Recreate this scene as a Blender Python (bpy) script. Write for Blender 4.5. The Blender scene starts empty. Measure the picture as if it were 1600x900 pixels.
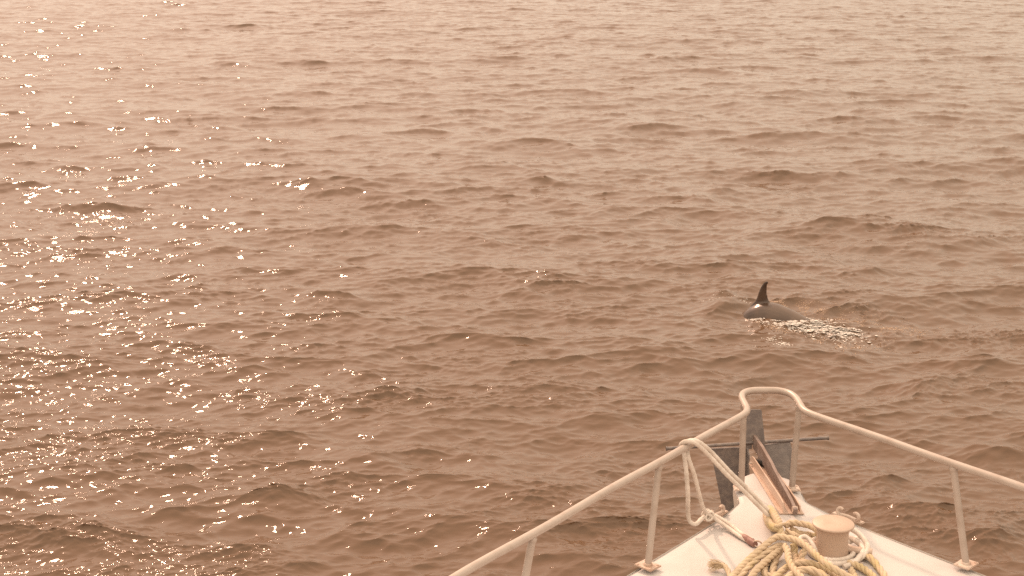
import bpy, bmesh, math, random
import numpy as np
from mathutils import Vector, Matrix, noise
random.seed(7); rng = np.random.default_rng(11)
C = bpy.context.scene.collection
S = bpy.context.scene

# ------------------------------------------------------------------ camera
H = 4.2                                    # eye above the water, metres
F, HZ = 2200.0, 110.0                      # focal length and horizon offset in pixels of a 1600 px wide picture
PITCH = math.atan((450 + HZ) / F)
cam = bpy.data.cameras.new("camera"); camo = bpy.data.objects.new("camera", cam); C.objects.link(camo)
camo.location = (0, 0, H); camo.rotation_euler = (math.pi / 2 - PITCH, 0, 0)
cam.sensor_width = 36; cam.lens = 36 * F / 1600; cam.clip_start = .05; cam.clip_end = 20000
S.camera = camo

# ------------------------------------------------------------------ light
SUN_EL, SUN_AZ = math.radians(36), math.radians(-21)       # ahead of the bow, 21 degrees to the left
w = bpy.data.worlds.new("World"); S.world = w; w.use_nodes = True
nt = w.node_tree; bg = nt.nodes['Background']
sky = nt.nodes.new('ShaderNodeTexSky'); sky.sky_type = 'NISHITA'; sky.sun_disc = False
sky.sun_elevation = SUN_EL; sky.sun_rotation = SUN_AZ
sky.air_density = 1.6; sky.dust_density = 3.0; sky.ozone_density = 1.0
hsv = nt.nodes.new('ShaderNodeHueSaturation'); hsv.inputs['Saturation'].default_value = .25
mul = nt.nodes.new('ShaderNodeMix'); mul.data_type = 'RGBA'; mul.blend_type = 'MULTIPLY'; mul.inputs[0].default_value = 1
mul.inputs[7].default_value = (1.0, .76, .62, 1)           # smoke haze, the whole sky
nt.links.new(sky.outputs[0], hsv.inputs['Color']); nt.links.new(hsv.outputs[0], mul.inputs[6])
hz = nt.nodes.new('ShaderNodeMix'); hz.data_type = 'RGBA'; hz.inputs[0].default_value = .85   # thick even smoke veils most of the sky
# an overcast sky: three times as bright overhead as at the horizon
tcw = nt.nodes.new('ShaderNodeTexCoord'); sx_ = nt.nodes.new('ShaderNodeSeparateXYZ'); nt.links.new(tcw.outputs['Generated'], sx_.inputs[0])
mz = nt.nodes.new('ShaderNodeMapRange'); mz.inputs[1].default_value = 0; mz.inputs[2].default_value = 1; mz.inputs[3].default_value = .36; mz.inputs[4].default_value = 1
vm = nt.nodes.new('ShaderNodeVectorMath'); vm.operation = 'SCALE'; vm.inputs[0].default_value = (21.5, 16.3, 12.7)
# the smoke is pinker towards the sun, more olive away from it
dt = nt.nodes.new('ShaderNodeVectorMath'); dt.operation = 'DOT_PRODUCT'; dt.inputs[1].default_value = tuple(Vector((math.sin(SUN_AZ) * math.cos(SUN_EL), math.cos(SUN_AZ) * math.cos(SUN_EL), math.sin(SUN_EL))))
pw = nt.nodes.new('ShaderNodeMath'); pw.operation = 'POWER'; pw.inputs[1].default_value = 6; cl = nt.nodes.new('ShaderNodeClamp')
hc = nt.nodes.new('ShaderNodeMix'); hc.data_type = 'RGBA'; hc.inputs[6].default_value = (20.8, 16.9, 12.9, 1); hc.inputs[7].default_value = (22.6, 15.8, 12.2, 1)
nt.links.new(tcw.outputs['Generated'], dt.inputs[0]); nt.links.new(dt.outputs['Value'], cl.inputs[0]); nt.links.new(cl.outputs[0], pw.inputs[0])
nt.links.new(pw.outputs[0], hc.inputs[0]); nt.links.new(hc.outputs[2], vm.inputs[0])
nt.links.new(sx_.outputs['Z'], mz.inputs[0]); nt.links.new(mz.outputs[0], vm.inputs['Scale']); nt.links.new(vm.outputs[0], hz.inputs[7])
nt.links.new(mul.outputs[2], hz.inputs[6])
nt.links.new(hz.outputs[2], bg.inputs['Color']); bg.inputs['Strength'].default_value = .10
sun = bpy.data.lights.new("sun", 'SUN'); sun.energy = 2.2; sun.angle = math.radians(2.3); sun.color = (1, .63, .44)   # the smoke widens the sun's disc
suno = bpy.data.objects.new("sun", sun); C.objects.link(suno)
sd = Vector((math.sin(SUN_AZ) * math.cos(SUN_EL), math.cos(SUN_AZ) * math.cos(SUN_EL), math.sin(SUN_EL)))
suno.rotation_euler = sd.to_track_quat('Z', 'Y').to_euler(); suno.location = (-10, 20, 30)
S.view_settings.view_transform = 'Standard'; S.view_settings.look = 'None'
S.view_settings.exposure = .36; S.view_settings.gamma = 1
S.cycles.use_denoising = False      # the photograph has a fine grain of its own; the denoiser smears the glints
S.cycles.sample_clamp_direct = 16; S.cycles.max_bounces = 6; S.cycles.caustics_reflective = False; S.cycles.caustics_refractive = False

# ------------------------------------------------------------------ helpers
def at(px, py, z):
    """a point of the place at height z, measured off the photograph's 1600x900 pixels"""
    d = ((px - 800) / F, 1.0, -(py - 450) / F); c, s = math.cos(PITCH), math.sin(PITCH)
    v = (d[0], d[1] * c + d[2] * s, -d[1] * s + d[2] * c); t = (z - H) / v[2]
    return Vector((v[0] * t, v[1] * t, z))

def link(name, me, mat, parent=None, smooth=True):
    o = bpy.data.objects.new(name, me); C.objects.link(o)
    if mat: me.materials.append(mat)
    if smooth: me.polygons.foreach_set('use_smooth', [True] * len(me.polygons))
    if parent: o.parent = parent
    return o

def obj(name, bm, mat, parent=None, smooth=True, sharp=35):
    me = bpy.data.meshes.new(name); bmesh.ops.recalc_face_normals(bm, faces=bm.faces)
    bm.to_mesh(me); bm.free(); o = link(name, me, mat, parent, smooth)
    if smooth: me.set_sharp_from_angle(angle=math.radians(sharp))
    return o

def tag(o, label=None, cat=None, group=None, kind=None):
    if label: o['label'] = label
    if cat: o['category'] = cat
    if group: o['group'] = group
    if kind: o['kind'] = kind
    return o

def empty(name, label, cat, loc=(0, 0, 0)):
    o = bpy.data.objects.new(name, None); C.objects.link(o); o.location = loc; o.empty_display_size = .1
    return tag(o, label, cat)

def spline(pts, step=.03):
    """Catmull-Rom through pts, resampled evenly"""
    P = np.array([tuple(p) for p in pts], float); P = np.vstack([2 * P[0] - P[1], P, 2 * P[-1] - P[-2]])
    out = []
    for i in range(1, len(P) - 2):
        for t in np.linspace(0, 1, 24, endpoint=False):
            a, b, c, d = P[i - 1:i + 3]
            out.append(.5 * (2 * b + (c - a) * t + (2 * a - 5 * b + 4 * c - d) * t * t + (3 * b - a - 3 * c + d) * t ** 3))
    out.append(P[-2]); out = np.array(out)
    L = np.r_[0, np.cumsum(np.linalg.norm(np.diff(out, axis=0), axis=1))]
    s = np.linspace(0, L[-1], max(2, int(L[-1] / step) + 1))
    return np.stack([np.interp(s, L, out[:, k]) for k in range(3)], 1)

def frames(P):
    T = np.gradient(P, axis=0); T /= np.linalg.norm(T, axis=1)[:, None]
    n = np.cross(T[0], (0, 0, 1.)); 
    if np.linalg.norm(n) < .1: n = np.cross(T[0], (1., 0, 0))
    n /= np.linalg.norm(n); N = [n]
    for i in range(1, len(P)):
        n = N[-1] - T[i] * np.dot(N[-1], T[i]); N.append(n / np.linalg.norm(n))
    N = np.array(N); return T, N, np.cross(T, N)

def tube(bm, P, r, n=12, cap=True):
    P = np.asarray(P, float); r = np.broadcast_to(r, (len(P),)); T, N, B = frames(P); rings = []
    for i in range(len(P)):
        rings.append([bm.verts.new(P[i] + r[i] * (math.cos(a) * N[i] + math.sin(a) * B[i]))
                      for a in [2 * math.pi * k / n for k in range(n)]])
    for a, b in zip(rings, rings[1:]):
        for k in range(n): bm.faces.new((a[k], a[(k + 1) % n], b[(k + 1) % n], b[k]))
    if cap: bm.faces.new(rings[0][::-1]); bm.faces.new(rings[-1])

def bar(bm, a, b, r, n=14): tube(bm, [a, b], r, n)

def box(bm, c, s, rz=0, bevel=0, M=None):
    g = bmesh.ops.create_cube(bm, size=1)['verts']
    m = Matrix.Translation(c) @ (M or Matrix.Rotation(rz, 4, 'Z')) @ Matrix.Diagonal((*s, 1))
    bmesh.ops.transform(bm, matrix=m, verts=g)
    if bevel:
        e = {e for v in g for e in v.link_edges}
        bmesh.ops.bevel(bm, geom=list(e), offset=bevel, segments=2, affect='EDGES')

def lathe(bm, prof, n=40, loc=(0, 0, 0)):
    rings = [[bm.verts.new((loc[0] + r * math.cos(2 * math.pi * k / n), loc[1] + r * math.sin(2 * math.pi * k / n), loc[2] + z))
              for k in range(n)] for r, z in prof]
    for a, b in zip(rings, rings[1:]):
        for k in range(n): bm.faces.new((a[k], a[(k + 1) % n], b[(k + 1) % n], b[k]))
    bm.faces.new(rings[0][::-1]); bm.faces.new(rings[-1])

def prism(bm, pts, off):
    """a flat outline given real thickness along the vector off"""
    a = [bm.verts.new(Vector(p) - Vector(off) / 2) for p in pts]; b = [bm.verts.new(Vector(p) + Vector(off) / 2) for p in pts]
    bm.faces.new(a[::-1]); bm.faces.new(b)
    for k in range(len(a)): bm.faces.new((a[k], a[(k + 1) % len(a)], b[(k + 1) % len(a)], b[k]))

def material(name, col, rough=.5, metal=0, col2=None, scale=8, bump=0, bscale=60, spec=None, detail=6, lo=.4, hi=.65):
    m = bpy.data.materials.new(name); m.use_nodes = True; t = m.node_tree; b = t.nodes['Principled BSDF']
    b.inputs['Base Color'].default_value = (*col, 1); b.inputs['Roughness'].default_value = rough
    b.inputs['Metallic'].default_value = metal
    if spec is not None: b.inputs['Specular IOR Level'].default_value = spec
    tc = t.nodes.new('ShaderNodeTexCoord')
    if col2:
        n = t.nodes.new('ShaderNodeTexNoise'); n.inputs['Scale'].default_value = scale; n.inputs['Detail'].default_value = detail
        r = t.nodes.new('ShaderNodeValToRGB'); r.color_ramp.elements[0].color = (*col, 1); r.color_ramp.elements[1].color = (*col2, 1)
        r.color_ramp.elements[0].position = lo; r.color_ramp.elements[1].position = hi
        t.links.new(tc.outputs['Object'], n.inputs['Vector']); t.links.new(n.outputs['Fac'], r.inputs['Fac'])
        t.links.new(r.outputs[0], b.inputs['Base Color'])
    if bump:
        n2 = t.nodes.new('ShaderNodeTexNoise'); n2.inputs['Scale'].default_value = bscale; n2.inputs['Detail'].default_value = 4
        bp = t.nodes.new('ShaderNodeBump'); bp.inputs['Strength'].default_value = bump; bp.inputs['Distance'].default_value = .01
        t.links.new(tc.outputs['Object'], n2.inputs['Vector']); t.links.new(n2.outputs['Fac'], bp.inputs['Height'])
        t.links.new(bp.outputs[0], b.inputs['Normal'])
    return m

# ------------------------------------------------------------------ materials
M = {}
M['gelcoat'] = material('gelcoat', (.50, .465, .45), .45, col2=(.45, .415, .40), scale=5, lo=.42, hi=.75)
M['hull'] = material('hull_paint', (.62, .58, .54), .3, col2=(.5, .46, .42), scale=3)
M['rail'] = material('painted_tube', (.42, .35, .305), .36, col2=(.35, .275, .23), scale=14, bump=.06, bscale=90, lo=.45, hi=.75)
M['steel'] = material('tarnished_steel', (.58, .48, .41), .4, .12, col2=(.42, .29, .22), scale=12)
M['bollard'] = material('bollard_paint', (.47, .35, .275), .5, col2=(.39, .275, .21), scale=9, bump=.12, bscale=50, lo=.45, hi=.8)
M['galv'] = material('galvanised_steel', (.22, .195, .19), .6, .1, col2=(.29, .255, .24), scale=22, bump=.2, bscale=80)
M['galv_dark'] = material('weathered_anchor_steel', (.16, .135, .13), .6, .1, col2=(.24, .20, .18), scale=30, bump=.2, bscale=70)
M['roller'] = material('roller_plate', (.54, .41, .33), .42, .1, col2=(.46, .32, .24), scale=5)
M['yellow_rope'] = material('laid_rope', (.56, .44, .315), .85, col2=(.48, .385, .20), scale=9, lo=.5, hi=.72, bump=.3, bscale=260, spec=.2)
M['white_rope'] = material('braided_rope', (.70, .63, .57), .85, col2=(.58, .51, .45), scale=18, bump=.2, bscale=320, spec=.2)
M['whipping'] = material('whipping_tape', (.22, .11, .09), .6, col2=(.30, .16, .13), scale=40)
M['shank'] = material('rusty_shank', (.27, .205, .18), .55, .1, col2=(.20, .14, .115), scale=16, bump=.2, bscale=70)
M['dark'] = material('dark_rubber', (.03, .025, .022), .7)
M['foam'] = material('foam', (.66, .60, .55), .5, bump=.3, bscale=120)
M['glitter_bubbles'] = material('glitter_bubbles', (.66, .48, .34), .25, col2=(.5, .33, .22), scale=40)  # the sun's orange glitter on the wake is put into this colour
M['skin'] = material('dolphin_skin', (.045, .026, .018), .24, col2=(.12, .075, .05), scale=4, lo=.35, hi=.7, bump=.05, bscale=30)
# ------------------------------------------------------------------ the sea
DOL = Vector((2.82, 15.25, 0))             # where the dolphin's fin stands

def tile(n, L, lmin, lmax, rms, ang, spread, seed, power=3.6, chop=1.0, floor=.04):
    """a patch of sea (n x n samples, L metres) from a directional wave spectrum: height and horizontal shift"""
    r = np.random.default_rng(seed); k1 = 2 * np.pi * np.fft.fftfreq(n, L / n)
    kx, ky = np.meshgrid(k1, k1, indexing='xy'); k = np.hypot(kx, ky); k[0, 0] = 1
    th = np.arctan2(ky, kx) - ang
    D = (np.abs(np.cos(th)) ** (2 * spread) + floor)
    Sp = k ** (-power) * D * np.exp(-(2 * np.pi / lmax / k) ** 4) * np.exp(-(k * lmin / (2 * np.pi)) ** 4); Sp[0, 0] = 0
    A = np.sqrt(Sp) * (r.normal(size=(n, n)) + 1j * r.normal(size=(n, n)))
    h = np.fft.ifft2(A).real; sc = rms / h.std()
    dx = np.fft.ifft2(1j * kx / k * A).real * sc * chop; dy = np.fft.ifft2(1j * ky / k * A).real * sc * chop
    return (L, np.stack([h * sc, dx, dy], -1).astype(np.float32))

def sample(t, X, Y, rot=0):
    L, a = t; n = a.shape[0]; c, s = math.cos(rot), math.sin(rot)
    u = ((X * c + Y * s) / L % 1) * n; v = ((-X * s + Y * c) / L % 1) * n
    i = np.floor(u).astype(int) % n; j = np.floor(v).astype(int) % n; fu = (u - np.floor(u))[..., None]; fv = (v - np.floor(v))[..., None]
    i1 = (i + 1) % n; j1 = (j + 1) % n
    q = (a[j, i] * (1 - fu) + a[j, i1] * fu) * (1 - fv) + (a[j1, i] * (1 - fu) + a[j1, i1] * fu) * fv
    return q[..., 0], q[..., 1] * c - q[..., 2] * s, q[..., 1] * s + q[..., 2] * c

HALF = math.pi / 2
T_SWELL = tile(512, 61.0, .9, 9.0, .040, HALF + .12, 1.5, 1, 4.2, .9)
T_MID = tile(1024, 47.0, .4, 3.0, .023, HALF - .34, 1.8, 8, 4.2, 1.9)
T_CHOP = tile(1024, 31.0, .14, 1.2, .0088, HALF + .32, 2.0, 2, 3.8, 1.7)
T_CHOP2 = tile(1024, 17.3, .08, .6, .0070, HALF - .2, 1.8, 3, 3.3, 1.3)
T_RIP = tile(1024, 7.1, .018, .17, .0025, HALF + .1, 2.6, 4, 3.2, .8)
T_GUST = tile(512, 37.0, .5, 5.0, 1.0, HALF, 1.2, 5, 2.6)

# steeper wavelets and cat's paws the photograph shows: (px, py, width in px, slope of the near face, extra ripple)
WAVES = [(70, 838, 200, .12, 3.4), (240, 850, 220, .12, 3.6), (390, 875, 130, .11, 2.6), (390, 590, 80, .15, 1.5), (350, 425, 70, .18, 1.3), (150, 328, 70, .18, 1.2), (310, 560, 90, .15, 1.2),
         (440, 695, 70, .14, 1.3), (905, 728, 70, .12, 1.3), (130, 690, 130, .13, 1.6), (240, 680, 70, .13, .8), (90, 575, 90, .16, .9), (545, 506, 50, .18, .8), (650, 700, 50, .13, .8),
         (520, 472, 70, .42, .3), (470, 548, 60, .16, .8), (840, 290, 80, .34, .2), (1040, 96, 34, .40, .2), (1535, 578, 100, .40, .4), (1430, 612, 80, .26, 1.2), (1290, 360, 50, .35, .2),
         (585, 725, 70, .36, .4), (430, 788, 90, .32, .3), (1500, 822, 150, .34, 1.0), (1400, 800, 80, .22, 1.2), (1560, 720, 80, .34, .5), (1570, 860, 90, .36, .8), (1380, 760, 50, .26, .9), (1130, 470, 36, .36, .6), (1240, 474, 40, .16, 1.2), (1350, 488, 50, .12, 1.6), (940, 660, 70, .30, .7), (1120, 603, 70, .24, .8), (900, 890, 120, .36, .3),
         (760, 545, 90, .25, .7), (330, 220, 30, .3, .2), (480, 297, 36, .32, .2), (1130, 298, 36, .3, .2), (1080, 185, 40, .28, .2), (730, 265, 40, .25, .7), (600, 622, 80, .2, .5)]
WV = []
for px, py, wpx, sl, ex in WAVES:
    p = at(px, py, 0); sxw = wpx * p.length / F * .5; syw = .07 + .13 * min(1, wpx / 120) * p.length / 14
    WV.append((p.x, p.y + syw, sxw, syw, sl * syw / .6, ex * .4, random.uniform(-.35, .2)))

def sea(X, Y):
    X = np.asarray(X, float); Y = np.asarray(Y, float)
    h, dx, dy = sample(T_SWELL, X, Y)
    for t, rot, g in ((T_MID, .06, 1.), (T_CHOP, .0, 1.), (T_CHOP2, .35, 1.)):
        a, b, c = sample(t, X + 3.3, Y + 1.7, rot); h = h + a * g; dx = dx + b * g; dy = dy + c * g
    gust = np.clip(.62 + .62 * sample(T_GUST, X, Y)[0], .12, 2.2)
    # churned water round the dolphin and in its wake to the right
    u = (X - DOL.x - .75) / 1.35; v = (Y - DOL.y + .25 + .10 * (X - DOL.x)) / .75
    wake = np.exp(-(u * u + v * v))
    for cx, cy, sx_, sy_, am, ex, tw in WV:
        u2 = X - cx; v2 = Y - cy - tw * u2; q = am * np.exp(-.5 * ((u2 / sx_) ** 2 + (v2 / sy_) ** 2)); h = h + q; dy = dy + q * v2 / sy_ * -.9
        gust = gust + ex * np.exp(-.5 * ((u2 / sx_) ** 2 + ((v2 + sy_) / sy_) ** 2))
    a, b, c = sample(T_RIP, X, Y); k = gust * (1 + 2.2 * wake); h = h + a * k; dx = dx + b * k; dy = dy + c * k
    h = h + wake * .007 * np.sin(15 * (X + .6 * np.sin(3 * Y))) * np.cos(17 * Y + 2 * np.sin(4 * X))
    # the wave pushed up ahead of the dolphin, and the water heaped along its back
    h = h + .085 * np.exp(-(((X - 2.36) / .22) ** 2 + ((Y - 15.55) / .20) ** 2)) + .05 * np.exp(-(((X - 2.62) / .2) ** 2 + ((Y - 15.62) / .16) ** 2))
    h = h - .05 * np.exp(-(((X - 2.55) / .2) ** 2 + ((Y - 15.15) / .2) ** 2))
    h = h + .03 * np.exp(-(((X - 3.5) / .4) ** 2 + ((Y - 14.85) / .2) ** 2))
    return h, dx, dy

def sea_height(x, y):
    """height of the surface over the point (x, y), undoing the horizontal shift"""
    a, b = np.asarray(x, float), np.asarray(y, float); u, v = a, b
    for _ in range(5):
        h, dx, dy = sea(u, v); u = a - dx; v = b - dy
    return sea(u, v)[0]

def build_sea():
    fpx = 1408.0; r = [.6]
    while r[-1] < 7.9: r.append(r[-1] * 1.026 + .01)
    while r[-1] < 100: r.append(r[-1] + min(r[-1] ** 2 / (H * fpx) * .70, .10 + max(0, r[-1] - 25) * .0012))
    while r[-1] < 160: r.append(r[-1] * 1.01)
    while r[-1] < 9000: r.append(r[-1] * 1.10)
    r = np.array(r)
    fine = np.radians(np.linspace(-23, 23, 950)); coarse = np.radians(np.r_[np.linspace(23, 46, 75)[1:], np.linspace(46, 314, 60)[1:-1], np.linspace(314, 337, 75)[:-1]])
    az = np.r_[fine, coarse]; nr, na = len(r), len(az)
    R, A = np.meshgrid(r, az, indexing='ij'); X = R * np.sin(A); Y = R * np.cos(A)
    h, dx, dy = sea(X, Y)
    far = np.clip((400 - R) / 300, 0, 1); h *= far; dx *= far; dy *= far
    V = np.stack([X + dx, Y + dy, h], -1).reshape(-1, 3)
    V = np.vstack([V, [[0, 0, 0]]]); nv = len(V)
    i = np.arange(nr - 1)[:, None]; j = np.arange(na)[None, :]; j1 = (j + 1) % na
    q = np.stack([i * na + j, (i + 1) * na + j, (i + 1) * na + j1, i * na + j1], -1).reshape(-1, 4)[:, ::-1]
    tri = np.stack([np.full(na, nv - 1), np.arange(na), (np.arange(na) + 1) % na], -1)[:, ::-1]
    me = bpy.data.meshes.new('sea_water'); me.vertices.add(nv); me.vertices.foreach_set('co', V.astype(np.float32).ravel())
    li = np.r_[q.ravel(), tri.ravel()]; me.loops.add(len(li)); me.loops.foreach_set('vertex_index', li.astype(np.int32))
    nf = len(q) + len(tri); me.polygons.add(nf)
    st = np.r_[np.arange(len(q)) * 4, len(q) * 4 + np.arange(len(tri)) * 3]
    me.polygons.foreach_set('loop_start', st.astype(np.int32)); me.update(calc_edges=True)
    me.polygons.foreach_set('use_smooth', np.ones(nf, bool))
    m = bpy.data.materials.new('sea_water'); m.use_nodes = True; t = m.node_tree; b = t.nodes['Principled BSDF']
    b.inputs['Base Color'].default_value = (.118, .069, .040, 1); b.inputs['Roughness'].default_value = .035; b.inputs['IOR'].default_value = 1.333
    geo = t.nodes.new('ShaderNodeNewGeometry')
    mp = t.nodes.new('ShaderNodeMapping'); mp.inputs['Scale'].default_value = (.5, 1.3, 1); t.links.new(geo.outputs['Position'], mp.inputs[0])
    prev = None
    for sc, dist, det, dis in ((4, .005, 3, .8), (14, .0016, 3, .6), (50, .0007, 3, .3)):
        n = t.nodes.new('ShaderNodeTexNoise'); n.inputs['Scale'].default_value = sc; n.inputs['Detail'].default_value = det
        n.inputs['Distortion'].default_value = dis; n.inputs['Roughness'].default_value = .5
        bp = t.nodes.new('ShaderNodeBump'); bp.inputs['Strength'].default_value = 1; bp.inputs['Distance'].default_value = dist
        t.links.new(mp.outputs[0], n.inputs['Vector']); t.links.new(n.outputs['Fac'], bp.inputs['Height'])
        if prev: t.links.new(prev.outputs[0], bp.inputs['Normal'])
        prev = bp
    t.links.new(prev.outputs[0], b.inputs['Normal'])
    me.materials.append(m); o = bpy.data.objects.new('sea_water', me); C.objects.link(o)
    return tag(o, kind='structure')
build_sea()

# ------------------------------------------------------------------ the boat
CX, DZ, RZ = 1.415, 1.2, 1.70             # centreline, deck height, rail height
OUT = [(0, 7.49), (.065, 7.489), (.125, 7.468), (.166, 7.41), (.182, 7.31), (.182, 7.19), (.186, 7.11), (.222, 7.045), (.29, 6.935), (.485, 6.685),
       (.69, 6.43), (.885, 6.19), (1.13, 5.86), (1.37, 5.52), (1.62, 5.1), (1.83, 4.6), (1.98, 4.0), (2.06, 3.2), (2.10, 2.2), (2.10, 1.0), (2.08, -.5), (2.05, -2.5)]
boat = empty('boat', 'white motor boat seen over its bow, deck with tubular rail, bollard and rope', 'boat', (CX, 3, 0))
bl = Vector((CX, 3, 0))
def L(p): return Vector(p) - bl            # place coordinates -> boat coordinates

def loop_of(out, inset=0, z=DZ):
    P = [(CX + max(u - inset, 0), y - inset * .6) for u, y in out]
    P = P + [(CX - (p[0] - CX), p[1]) for p in reversed(P) if abs(p[0] - CX) > 1e-6]
    return [L((x, y, z)) for x, y in P]

def densify(out):
    P = spline([(u, y, 0) for u, y in out], .03); P[0, 0] = 0
    return [(max(0, p[0]), p[1]) for p in P]
OD = densify(OUT)
# deck: rounded edge, cambered sheet inside
bm = bmesh.new()
def camber(x, y, z):
    hw = np.interp(-y, [-q[1] for q in OD], [q[0] for q in OD]); hw = max(hw, .1)
    return z + .022 * (1 - min(1, ((x - CX) / hw) ** 2)) - .012
half = OD; cols = 15; rows = []
for u, y in half[1:]:
    rows.append([bm.verts.new(L((CX + u * c, y - 0 * u, camber(CX + u * c, y, DZ) - (.0 if abs(c) < .97 else .006)))) for c in
                 [-1, -.985] + [(-1 + 2 * k / (cols - 1)) * .96 for k in range(cols)] + [.985, 1]])
tip = bm.verts.new(L((CX, half[0][1], DZ - .006)))
for k in range(len(rows[0]) - 1): bm.faces.new((tip, rows[0][k + 1], rows[0][k]))
for a, b in zip(rows, rows[1:]):
    for k in range(len(a) - 1): bm.faces.new((a[k], a[k + 1], b[k + 1], b[k]))
obj('deck', bm, M['gelcoat'], boat, sharp=60)
# hull: rounded gunwale, flared sides, raked stem
bm = bmesh.new(); layers = []
for (f, dz, rake) in ((1.0, -.010, 0), (1.004, -.03, 0), (1.0, -.075, .0), (.985, -.09, .0), (.97, -.28, .10), (.90, -.62, .33), (.80, -1.0, .62), (.68, -1.35, .85), (.3, -1.75, 1.2)):
    ring = []
    for s in (1, -1):
        pts = OD if s == 1 else OD[::-1]
        for u, y in pts:
            if s == -1 and u < 1e-6: continue
            yy = y - rake * max(0, (y - 3) / 4.5); uu = u * f
            if rake > 0 and y > 6.0: uu *= 1 - .5 * min(1, rake) * (y - 6.0) / 1.5
            ring.append(bm.verts.new(L((CX + s * uu, yy, DZ + dz))))
    layers.append(ring)
for a, b in zip(layers, layers[1:]):
    for k in range(len(a) - 1): bm.faces.new((a[k], b[k], b[k + 1], a[k + 1]))
obj('hull', bm, M['hull'], boat, sharp=50)

# railing
RP = [(0, 7.50), (.07, 7.495), (.125, 7.45), (.148, 7.37), (.150, 7.26), (.152, 7.17), (.178, 7.10), (.25, 7.00), (.44, 6.755), (.69, 6.415), (.95, 6.08), (1.277, 5.63), (1.632, 5.162),
      (1.86, 4.78), (1.99, 4.1), (2.04, 3.2), (2.06, 2.0), (2.06, .6)]
pts = [L((CX - u, y, RZ)) for u, y in RP[::-1]] + [L((CX + u, y, RZ)) for u, y in RP[1:]]
bm = bmesh.new(); tube(bm, spline(pts, .025), .0190, 16); railing = obj('railing', bm, M['rail'], boat)
posts = [((-.15, 7.255), (-.148, 7.30)), ((.128, 7.25), (.148, 7.27)), ((-.757, 6.28), (-.703, 6.397)), ((.79, 6.295), (.715, 6.38)),
         ((-1.42, 5.40), (-1.325, 5.567)), ((1.42, 5.40), (1.325, 5.567)), ((-1.97, 3.9), (-2.0, 3.9)), ((1.97, 3.9), (2.0, 3.9)), ((-2.02, 2.0), (-2.06, 2.0)), ((2.02, 2.0), (2.06, 2.0))]
for (bu, by), (tu, ty) in posts:
    bm = bmesh.new(); a = Vector(L((CX + bu, by, DZ + .01))); b = Vector(L((CX + tu, ty, RZ - .004)))
    tube(bm, [a, a.lerp(b, .5), b], .0172, 14)
    d = (b - a).normalized(); tube(bm, [b - d * .034, b - d * .030, b - d * .016, b - d * .012], [.0175, .0195, .0215, .020], 14); obj('post', bm, M['rail'], railing)
    rz = math.radians(45 if abs(bu) > .3 else 0) * (-1 if bu > 0 else 1) * -1
    bm = bmesh.new(); box(bm, Vector((a.x, a.y, a.z + .004)), ((.105, .085, .009) if abs(bu) > .3 else (.085, .075, .008)), rz, .003)
    for sx in (-1, 1):
        for sy in (-1, 1):
            v = Matrix.Rotation(rz, 3, 'Z') @ Vector((sx * (.038 if abs(bu) > .3 else .031), sy * (.029 if abs(bu) > .3 else .026), 0)); lathe(bm, [(.006, .008), (.006, .011), (.003, .012)], 8, (a.x + v.x, a.y + v.y, a.z))
    lathe(bm, [(.023, .008), (.022, .014), (.019, .018)], 18, tuple(a))
    obj('foot_plate', bm, M['steel'], railing)

# bollard with its cross bar
bc = L(tuple(at(1299, 868, DZ))); bc.z = DZ + .004
bm = bmesh.new(); lathe(bm, [(.088, 0), (.088, .010), (.083, .018), (.079, .04), (.076, .09), (.078, .125), (.084, .148), (.091, .157)], 48, tuple(bc)); bol = obj('bollard', bm, M['bollard'], boat, sharp=50)
bm = bmesh.new(); lathe(bm, [(.090, .155), (.100, .158), (.103, .162), (.103, .167), (.099, .171), (.03, .173)], 48, tuple(bc)); obj('cap', bm, M['bollard'], bol, sharp=50)
bm = bmesh.new(); a = bc + Vector((-.17, .08, .033)); b = bc + Vector((.188, -.045, .033)); bar(bm, a, b, .0195, 18); obj('cross_bar', bm, M['steel'], bol)

# fairleads: a base strip and two horns that curl over the rope
def fairlead(c, rz):
    f = bpy.data.objects.new('fairlead', None); C.objects.link(f); f.parent = boat; f.location = c; f.rotation_euler = (0, 0, rz); f.empty_display_size = .05
    bm = bmesh.new(); box(bm, (0, 0, .006), (.19, .034, .010), 0, .004)
    tube(bm, [(-.05, 0, .012), (0, 0, .016), (.05, 0, .012)], .008, 10); obj('base_strip', bm, M['steel'], f)
    for s in (-1, 1):
        P = spline([(s * .060, 0, .008), (s * .066, .0, .026), (s * .060, .0, .042), (s * .046, 0, .047), (s * .034, 0, .042)], .006)
        bm = bmesh.new(); tube(bm, P, np.linspace(.011, .008, len(P)), 10); obj('horn', bm, M['steel'], f)
fr = L(tuple(at(1325, 811, DZ))); fl = L(tuple(at(1119, 808, DZ)))
fairlead(fr + Vector((0, 0, .0)), math.radians(-48)); fairlead(fl, math.radians(48))

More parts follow.
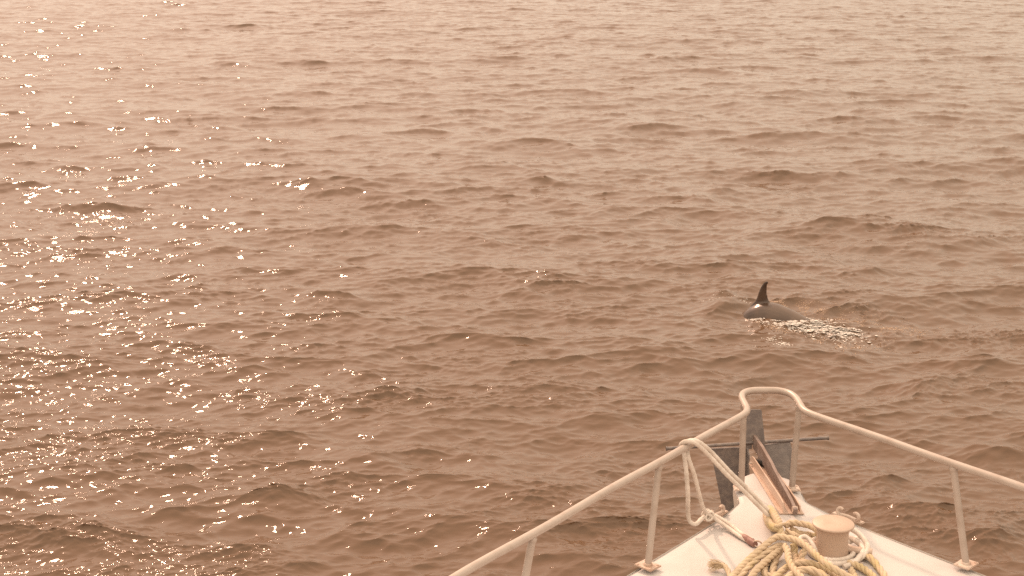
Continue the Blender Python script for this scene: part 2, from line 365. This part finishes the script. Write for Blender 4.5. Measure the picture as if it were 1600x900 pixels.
# bow roller: cheek plates, roller and pin
ro = bpy.data.objects.new('bow_roller', None); C.objects.link(ro); ro.parent = boat; ro.location = L((CX, 7.2, DZ)); ro.empty_display_size = .05
def RL(x, y, z): return Vector((x - CX, y - 7.2, z - DZ))
def cheek(x, x2, y0, y1, h):
    bm = bmesh.new(); pr = [(y0, .012), (y0 + .03, h * .9), (y0 + .1, h), (y1 - .10, h)] + [(y1 - .10 + .075 * math.sin(a), h - .045 * (1 - math.cos(a))) for a in (.5, 1.0, 1.5)] + [(y1 - .01, h - .07), (y1 - .02, -.02)]
    if y1 > 7.5: pr += [(7.50, -.02), (7.50, .012)]
    prism(bm, [RL(x + (x2 - x) * (y - y0) / (y1 - y0), y, DZ + z) for y, z in pr], (.007, 0, 0)); return obj('cheek_plate', bm, M['roller'], ro, smooth=False)
cheek(1.435, 1.375, 6.90, 7.66, .075); cheek(1.525, 1.465, 6.90, 7.66, .055)
bm = bmesh.new(); prism(bm, [RL(1.41, 6.90, DZ + .014), RL(1.54, 6.90, DZ + .014), RL(1.475, 7.62, DZ + .014), RL(1.365, 7.62, DZ + .014)], (0, 0, .006)); obj('base_plate', bm, M['roller'], ro, smooth=False)
bm = bmesh.new(); c = RL(1.42, 7.585, DZ + .032)
P = [c + Vector((k, 0, 0)) for k in (-.034, -.02, 0, .02, .034)]; tube(bm, P, [.034, .024, .019, .024, .034], 20); obj('roller', bm, M['dark'], ro)
bm = bmesh.new(); bar(bm, c - Vector((.056, 0, 0)), c + Vector((.056, 0, 0)), .007, 10); obj('pin', bm, M['steel'], ro)

# ------------------------------------------------------------------ anchor stowed over the bow
an = empty('anchor', 'dark grey plate anchor stowed over the tip of the bow, flukes hanging down', 'anchor', (1.42, 7.75, 1.28))
def AL(p): return Vector(p) - Vector((1.42, 7.75, 1.28))
bm = bmesh.new()                            # shank: a long tapering plate on edge
A0, A1 = Vector((1.490, 6.87, 1.235)), Vector((1.425, 7.80, 1.285))
pr = []
for t, hh in ((0, .018), (.12, .028), (.5, .040), (.55, .047), (.8, .050), (1, .040)): pr.append(AL(A0.lerp(A1, t) + Vector((0, 0, hh))))
for t, hh in ((1, .040), (.5, .034), (.12, .02), (0, .014)): pr.append(AL(A0.lerp(A1, t) - Vector((0, 0, hh))))
prism(bm, pr, (.017, .001, 0)); bmesh.ops.bevel(bm, geom=list(bm.edges), offset=.0015, segments=1, affect='EDGES'); obj('shank', bm, M['shank'], an, smooth=False)
bm = bmesh.new(); lathe(bm, [(.016, -.004), (.018, 0), (.016, .004)], 16); bmesh.ops.transform(bm, matrix=Matrix.Translation(AL(A0 + Vector((.0, .03, .006)))) @ Matrix.Rotation(math.pi / 2, 4, 'Y') @ Matrix.Diagonal((1, 1, 3.2, 1)), verts=bm.verts); obj('shackle_pin', bm, M['steel'], an)
bm = bmesh.new()                            # crown plate with the slot the shank goes through
c = Vector((1.425, 7.80, 1.27)); tl = Vector((0, -.03, 0))
prof = [(-.066, -.03), (-.016, -.03), (-.013, .015), (-.006, .028), (.006, .028), (.013, .015), (.016, -.03), (.066, -.03), (.060, .02), (.042, .19), (.036, .198), (-.036, .198), (-.042, .19), (-.060, .02)]
prism(bm, [AL(c + Vector((x, z * .22, z))) for x, z in prof], (0, .014, -.003)); obj('crown_plate', bm, M['galv_dark'], an, smooth=False)
bm = bmesh.new(); a, b = AL((.900, 7.74, 1.262)), AL((1.872, 7.85, 1.288)); bar(bm, a, b, .0105, 14); tube(bm, [a, a + (b - a) * .006], .014, 14); tube(bm, [b - (b - a) * .006, b], .014, 14); obj('stock', bm, M['galv_dark'], an)
def fluke(o, side):
    bm = bmesh.new(); prism(bm, [AL(p) for p in o], (0, .014, .002)); bmesh.ops.bevel(bm, geom=list(bm.edges), offset=.002, segments=1, affect='EDGES')
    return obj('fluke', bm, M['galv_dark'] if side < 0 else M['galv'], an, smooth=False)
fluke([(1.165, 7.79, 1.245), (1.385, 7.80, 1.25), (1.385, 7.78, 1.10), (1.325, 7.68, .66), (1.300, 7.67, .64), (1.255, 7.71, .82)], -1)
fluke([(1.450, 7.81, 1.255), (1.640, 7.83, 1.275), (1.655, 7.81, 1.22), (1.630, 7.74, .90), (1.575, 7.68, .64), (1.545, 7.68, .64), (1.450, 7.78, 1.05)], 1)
bm = bmesh.new()
for x in (1.385, 1.450): prism(bm, [AL(p) for p in ((x, 7.785, 1.25), (x, 7.74, 1.22), (x, 7.68, .95), (x, 7.745, .95))], (.010, 0, 0))
obj('rib', bm, M['galv_dark'], an, smooth=False)

# ------------------------------------------------------------------ ropes
def rope_path(pts, step=.02): return spline([at(px, py, DZ + z) for px, py, z in pts], step)
def laid(P, r, pitch=.105, strands=3, n=7):
    """three strands laid round each other along the path"""
    bm = bmesh.new(); T, N, B = frames(P); s = np.r_[0, np.cumsum(np.linalg.norm(np.diff(P, axis=0), axis=1))]
    for k in range(strands):
        a = 2 * math.pi * (k / strands + s / pitch) + random.random() * .2
        Q = P + (.46 * r) * (np.cos(a)[:, None] * N + np.sin(a)[:, None] * B)
        tube(bm, Q, r * .60, n)
    return bm
def braided(P, r, n=12):
    bm = bmesh.new(); s = np.arange(len(P)); tube(bm, P, r * (1 + .05 * np.sin(s * 1.9)), n); return bm
c0 = Vector(bl) + bc                         # foot of the bollard
def ringpts(r, a0, a1, z0, z1, n=10, c=c0):
    return [Vector((c.x + r * math.cos(math.radians(a0 + (a1 - a0) * k / n)), c.y + r * math.sin(math.radians(a0 + (a1 - a0) * k / n)), DZ + z0 + (z1 - z0) * k / n)) for k in range(n + 1)]

yr = empty('laid_rope', 'heap of thick yellowish three strand rope on the deck in front of the bollard', 'rope', tuple(at(1250, 885, DZ)))
YL = -yr.location
def ypart(name, bm, mat='yellow_rope'):
    bmesh.ops.translate(bm, vec=YL, verts=bm.verts); return obj(name, bm, M[mat], yr, sharp=80)
YR = .0182
loops = [
    [(1128, 925, .03), (1142, 905, .035), (1162, 882, .045), (1185, 861, .075), (1203, 846, .10), (1214, 839, .115), (1228, 840, .12), (1246, 845, .125), (1262, 855, .12), (1278, 870, .115), (1296, 884, .11), (1325, 901, .08), (1360, 920, .03)],
    [(1150, 912, .02), (1163, 893, .03), (1185, 872, .05), (1208, 857, .07), (1222, 852, .07)],
    [(1165, 915, .02), (1180, 893, .04), (1200, 874, .055), (1215, 862, .06), (1228, 856, .06)],
    [(1222, 858, .05), (1208, 868, .04), (1196, 884, .02), (1196, 897, .02), (1212, 903, .02), (1232, 902, .02)],
    [(1219, 860, .06), (1212, 874, .03), (1208, 890, .02), (1210, 910, .02)],
    [(1226, 853, .09), (1231, 862, .09), (1232, 873, .085), (1238, 886, .08), (1250, 900, .075), (1268, 920, .05)],
    [(1196, 925, .02), (1210, 905, .03), (1228, 888, .05), (1248, 880, .055), (1270, 881, .055), (1292, 890, .05), (1315, 905, .04), (1335, 925, .02)],
    [(1215, 928, .03), (1226, 908, .05), (1244, 894, .065), (1262, 890, .07), (1282, 896, .07), (1300, 912, .05), (1310, 930, .02)],
    [(1240, 850, .07), (1242, 866, .03), (1244, 880, .02), (1240, 896, .02)],
    [(1256, 860, .06), (1252, 876, .03), (1262, 890, .02), (1284, 902, .02), (1310, 918, .02)],
    [(1228, 830, .05), (1245, 838, .045), (1262, 843, .04), (1278, 846, .03)],
    [(1226, 822, .06), (1236, 817, .075), (1250, 818, .085), (1264, 821, .09), (1276, 828, .085), (1280, 838, .06)],
    [(1236, 826, .04), (1250, 834, .035), (1266, 836, .03), (1280, 840, .02)],
    [(1348, 868, .02), (1360, 872, .03), (1372, 886, .02), (1384, 903, .02), (1392, 925, .02)],
    [(1325, 880, .03), (1340, 884, .03), (1358, 895, .03), (1378, 915, .02)],
    [(1330, 890, .02), (1335, 900, .02), (1345, 920, .02)],
    [(1300, 889, .04), (1314, 897, .05), (1330, 912, .03), (1340, 930, .02)],
]
for i, p in enumerate(loops):
    ypart('rope_loop', laid(rope_path(p, .011), YR * random.uniform(.9, 1.0), .105 if i % 3 != 1 else .17))
# the knot where the thick rope is bent onto the white line
knot = [[(1222, 838, .05), (1219, 828, .07), (1216, 818, .085), (1212, 808, .095), (1207, 799, .09), (1202, 795, .06), (1198, 801, .035), (1199, 812, .025), (1204, 822, .02), (1212, 827, .03), (1217, 821, .05)],
        [(1200, 806, .035), (1203, 816, .06), (1210, 824, .075), (1218, 822, .09), (1214, 810, .10)]]
for p in knot: ypart('knot_turn', laid(rope_path(p, .009), YR * 1.08, .075))
ypart('tail', laid(rope_path([(1152, 935, .02), (1144, 915, .02), (1140, 898, .025), (1134, 886, .035), (1127, 883, .035)], .011), .013))
bm = bmesh.new(); e0 = at(1131, 884, DZ + .035)
for k in range(110):
    d = Vector((-1 + random.uniform(-.1, .35), random.uniform(-.25, .6), random.uniform(-.25, .35))).normalized(); l = random.uniform(.04, .085)
    q = e0 + Vector((random.uniform(-.004, .008), random.uniform(-.010, .010), random.uniform(-.008, .008)))
    P = [q, q + d * l * .5 + Vector((0, 0, .004)), q + d * l + Vector((0, 0, -random.uniform(0, .012)))]
    for p in P: p.z = max(p.z, DZ + .014)
    tube(bm, P, [.0016, .0014, .0009], 4)
fe = ypart('frayed_end', bm); fe['kind'] = 'stuff'

wr = empty('mooring_line', 'white double braided line hung over the port rail and led through the fairlead', 'rope', tuple(at(1119, 808, DZ)))
WL = -wr.location
def wpart(name, bm, mat='white_rope'):
    bmesh.ops.translate(bm, vec=WL, verts=bm.verts); return obj(name, bm, M[mat], wr, sharp=80)
WR = .0115; rz = RZ - DZ
for k, (dx, dy) in enumerate(((0, 0), (5.5, -3.5))):
    wpart('line', braided(rope_path([(1208 + dx, 812 + dy, .05), (1192 + dx, 797 + dy * .7, .10), (1165 + dx, 770 + dy, .20), (1135 + dx, 741 + dy, .32), (1108 + dx, 712 + dy, .43), (1094 + dx, 698 + dy * .6, .495), (1082 + dx * .8, 690 + dy * .4, .533), (1071 + dx * .7, 690 + dy * .2, .533),
        (1064 + dx, 695 + dy * .2, .505), (1066 + dx * .8, 702, .478)], .012), WR))
wpart('bight', braided(rope_path([(1068, 701, .475), (1070, 716, .43), (1073, 745, .33), (1075, 775, .22), (1075, 800, .11), (1078, 815, .055), (1087, 819, .045), (1096, 811, .05), (1104, 806, .05), (1116, 806, .045), (1130, 813, .03), (1146, 824, .02), (1160, 835, .02), (1176, 844, .02)], .012), WR))
wpart('bight', braided(rope_path([(1074, 700, .475), (1076, 716, .43), (1085, 742, .33), (1092, 770, .22), (1098, 792, .12), (1104, 801, .075), (1112, 806, .06), (1122, 814, .035), (1138, 825, .022), (1156, 838, .02), (1170, 846, .02)], .012), WR * .95))
bm = bmesh.new()                             # seizing where the two parts meet
for q in range(3):
    c = at(1103 + q * 3, 803 + q * 2, DZ + .06); P = [c + Vector((.020 * math.cos(a), .010 * math.sin(a), .020 * math.sin(a + .5))) for a in np.linspace(0, 6.0, 14)]; tube(bm, P, .006, 8)
wpart('seizing', bm)
bm = bmesh.new(); a = at(1161, 838, DZ + .022); b = at(1180, 851, DZ + .024)
tube(bm, [a, a.lerp(b, .2), a.lerp(b, .45), a.lerp(b, .5), a.lerp(b, .55), a.lerp(b, .8), b], [.014, .0175, .018, .015, .019, .0195, .016], 16); wpart('whipping', bm, 'whipping')
bm = bmesh.new(); c = at(1184, 850, DZ + .03)
P = [c + Vector((.020 * math.cos(a), -.012 * math.cos(a), .016 * math.sin(a))) for a in np.linspace(0, 6.28, 18)]; tube(bm, P, .0045, 8); wpart('shackle', bm, 'steel')
bm = bmesh.new(); c = at(1109, 813, DZ + .018)
for dx in (-.012, .014):
    P = [c + Vector((dx + .016 * math.cos(a), .012 * math.cos(a + .6), .018 + .014 * math.sin(a))) for a in np.linspace(0, 6.28, 16)]; tube(bm, P, .005, 8)
wpart('shackle', bm, 'steel')

br = empty('wrapped_rope', 'pale smooth rope turned round the foot of the bollard', 'rope', tuple(c0))
def bpart(bm): bmesh.ops.translate(bm, vec=-br.location, verts=bm.verts); return obj('turn', bm, M['white_rope'], br, sharp=80)
bpart(braided(spline(ringpts(.104, 150, 400, .016, .03, 14) + [c0 + Vector((.16, .13, .03))], .012), .0135))
bpart(braided(spline([c0 + Vector((.02, -.175, .016)), c0 + Vector((.075, -.15, .03))] + ringpts(.15, -40, 60, .04, .05, 6) + ringpts(.115, 90, 230, .05, .02, 8) + [c0 + Vector((-.04, -.135, .016)), c0 + Vector((.05, -.135, .02)), c0 + Vector((.135, -.08, .03)), c0 + Vector((.175, .0, .05)), c0 + Vector((.145, .08, .08)), c0 + Vector((.10, .10, .1))], .012), .0135))
bpart(braided(rope_path([(1252, 850, .09), (1250, 842, .10), (1256, 838, .105), (1264, 842, .10), (1272, 855, .08), (1276, 868, .05)], .01), .011))

# ------------------------------------------------------------------ dolphin
dol = bmesh.new()
hd = Vector((-.86, .50, 0)).normalized(); sdv = Vector((hd.y, -hd.x, 0))
def dpt(s, lat, z): return DOL + hd * s + sdv * lat + Vector((0, 0, z))
# stations: distance ahead of the fin, centre height, half height, half width
st = [(1.32, -.62, .012, .014), (1.27, -.60, .032, .034), (1.15, -.555, .048, .05), (1.07, -.52, .075, .075), (1.0, -.475, .125, .105), (.85, -.40, .16, .135), (.6, -.34, .20, .175), (.42, -.33, .21, .19), (.27, -.245, .225, .20), (.12, -.125, .235, .205), (0, -.075, .235, .205),
      (-.15, -.062, .222, .20), (-.4, -.105, .190, .17), (-.65, -.20, .155, .125), (-.9, -.31, .11, .075), (-1.1, -.41, .07, .04), (-1.22, -.47, .045, .022)]
rg = []
ss = np.array(st)[::-1]; sx = np.linspace(ss[0, 0], ss[-1, 0], 60); 
vals = [np.interp(sx, ss[:, 0], ss[:, k]) for k in range(4)]
ker = np.array([1, 2, 3, 2, 1]) / 9.
for k in (1, 2, 3):
    v = np.convolve(np.pad(vals[k], 2, 'edge'), ker, 'valid'); vals[k] = v
for s_, zc, hh, hw in zip(sx, *vals[1:]):
    rg.append([dol.verts.new(dpt(s_, hw * math.cos(a), zc + hh * math.sin(a) * (1 if math.sin(a) < 0 else 1))) for a in [2 * math.pi * k / 28 for k in range(28)]])
for a, b in zip(rg, rg[1:]):
    for k in range(28): dol.faces.new((a[k], a[(k + 1) % 28], b[(k + 1) % 28], b[k]))
dol.faces.new(rg[0]); dol.faces.new(rg[-1][::-1])
def foil(bm, secs, n=16):
    """a fin: sections (front point, back point, half thickness, thickness axis)"""
    R = []
    for f, b_, th_, ax in secs:
        ring = []
        for k in range(n):
            a = 2 * math.pi * k / n; t = (1 - math.cos(a)) / 2; ring.append(bm.verts.new(f.lerp(b_, t) + ax * (th_ * math.sin(a) * (1.25 - .7 * t))))
        R.append(ring)
    for a, b in zip(R, R[1:]):
        for k in range(n): bm.faces.new((a[k], a[(k + 1) % n], b[(k + 1) % n], b[k]))
    bm.faces.new(R[0]); bm.faces.new(R[-1][::-1])
# dorsal fin: (front s, back s, z)
fs = [(.20, -.17, .04, .034), (.125, -.115, .13, .028), (.098, -.078, .16, .024), (.082, -.054, .20, .021), (.068, -.042, .25, .019), (.053, -.039, .30, .016), (.034, -.041, .345, .013), (.012, -.044, .375, .011), (-.001, -.050, .393, .009), (-.016, -.052, .404, .005)]
foil(dol, [(dpt(a, 0, z), dpt(b, 0, z), t, sdv) for a, b, z, t in fs])
for sgn in (-1, 1):                          # flippers and tail flukes, under water
    foil(dol, [(dpt(.72 - .0 * k, sgn * (.10 + .11 * k), -.40 - .06 * k), dpt(.56 - .02 * k, sgn * (.10 + .11 * k), -.43 - .06 * k), .022 - .005 * k, Vector((0, 0, 1))) for k in range(4)])
    foil(dol, [(dpt(-1.14 - .055 * k, sgn * (.0 + .085 * k), -.45 - .01 * k), dpt(-1.30 - .022 * k, sgn * (.0 + .085 * k), -.50 - .01 * k), .018 - .004 * k, Vector((0, 0, 1))) for k in range(4)])
do = obj('dolphin', dol, M['skin']); do.data.materials[0] = M['skin']
for v in do.data.vertices: v.co -= DOL
do.location = DOL
rm = do.modifiers.new('skin', 'REMESH'); rm.mode = 'VOXEL'; rm.voxel_size = .011; rm.use_smooth_shade = True
sm = do.modifiers.new('smooth', 'SMOOTH'); sm.factor = .5; sm.iterations = 3
tag(do, 'dark dolphin with a tall upright back fin surfacing beyond the bow', 'dolphin')

# ------------------------------------------------------------------ foam of the dolphin's wash
ico = bmesh.new(); bmesh.ops.create_icosphere(ico, subdivisions=1, radius=1)
iv = np.array([v.co[:] for v in ico.verts]); it = np.array([[v.index for v in f.verts] for f in ico.faces]); ico.free()
def spray(name, pts, rad, flat, mat, label):
    X, Y = pts[:, 0], pts[:, 1]; Z = sea_height(X, Y) + rad * .15 + (pts[:, 2] if pts.shape[1] > 2 else 0)
    n = len(X); jit = 1 + rng.uniform(-.3, .3, (n, len(iv), 3))
    sxy = rng.uniform(.7, 1.5, (n, 1)); co = iv[None] * jit * rad[:, None, None]; co[..., 0] *= sxy; co[..., 2] *= flat
    co += np.stack([X, Y, Z], -1)[:, None, :]
    f = (it[None] + (np.arange(n) * len(iv))[:, None, None]).reshape(-1, 3)
    me = bpy.data.meshes.new(name); me.from_pydata(co.reshape(-1, 3).tolist(), [], f.tolist())
    o = link(name, me, mat); return tag(o, label, None, None, 'stuff')
def band(n, path, wid, seed):
    P = spline([at(px, py, 0) for px, py in path], .02); r = np.random.default_rng(seed)
    idx = r.integers(0, len(P), n); wv = np.interp(idx / len(P), np.linspace(0, 1, len(wid)), wid)
    a = r.normal(size=(n, 2)) * wv[:, None] * (1.0, 1.0)
    q = P[idx, :2] + a
    # keep only the spots where a coarse cellular pattern is high: clumps and gaps
    keep = [noise.noise(Vector((x * 7, y * 5, seed))) + .35 * noise.noise(Vector((x * 22, y * 15, 3))) + .12 > r.uniform(-.15, .25) for x, y in q]
    return q[np.array(keep)]
a = band(4200, [(1215, 508), (1240, 505), (1262, 512), (1290, 516), (1318, 520)], [.035, .07, .13, .18, .13], 3)
b = band(420, [(1172, 488), (1176, 498), (1200, 506), (1225, 512)], [.02, .03, .04, .05], 5)
e = band(160, [(1100, 474), (1125, 468), (1145, 470), (1165, 478), (1180, 480)], [.05, .06, .06, .05, .03], 7)
g = band(260, [(1200, 535), (1222, 538)], [.06, .06], 9)
bb = band(3000, [(1190, 482), (1225, 478), (1265, 484), (1320, 494), (1380, 505), (1440, 512)], [.04, .07, .13, .22, .22, .12], 12); b2 = band(1500, [(1185, 505), (1225, 518), (1270, 528), (1320, 536), (1370, 530)], [.03, .05, .06, .10, .14], 13)
bb = np.vstack([bb, b2]); spray('wash_glitter', bb, rng.uniform(.0015, .005, len(bb)), .7, M['glitter_bubbles'], 'bubble specks over the wake right of the dolphin, orange sun glitter put into their colour')  # coloured specks stand in for sun glints on the churned water
sh = band(2800, [(1222, 508), (1245, 509), (1268, 509), (1292, 512), (1314, 516)], [.03, .05, .11, .15, .10], 21)
spray('wash_sheet', sh, rng.uniform(.008, .026, len(sh)), .09, M['foam'], 'thin white sheet of foam washing off the flank of the dolphin')
pts = np.vstack([a, b, e, g]); spray('wash_foam', pts, rng.uniform(.003, .0105, len(pts)) * np.where(rng.random(len(pts)) < .1, 1.6, 1), .35, M['foam'], 'white broken foam washing behind the surfacing dolphin')
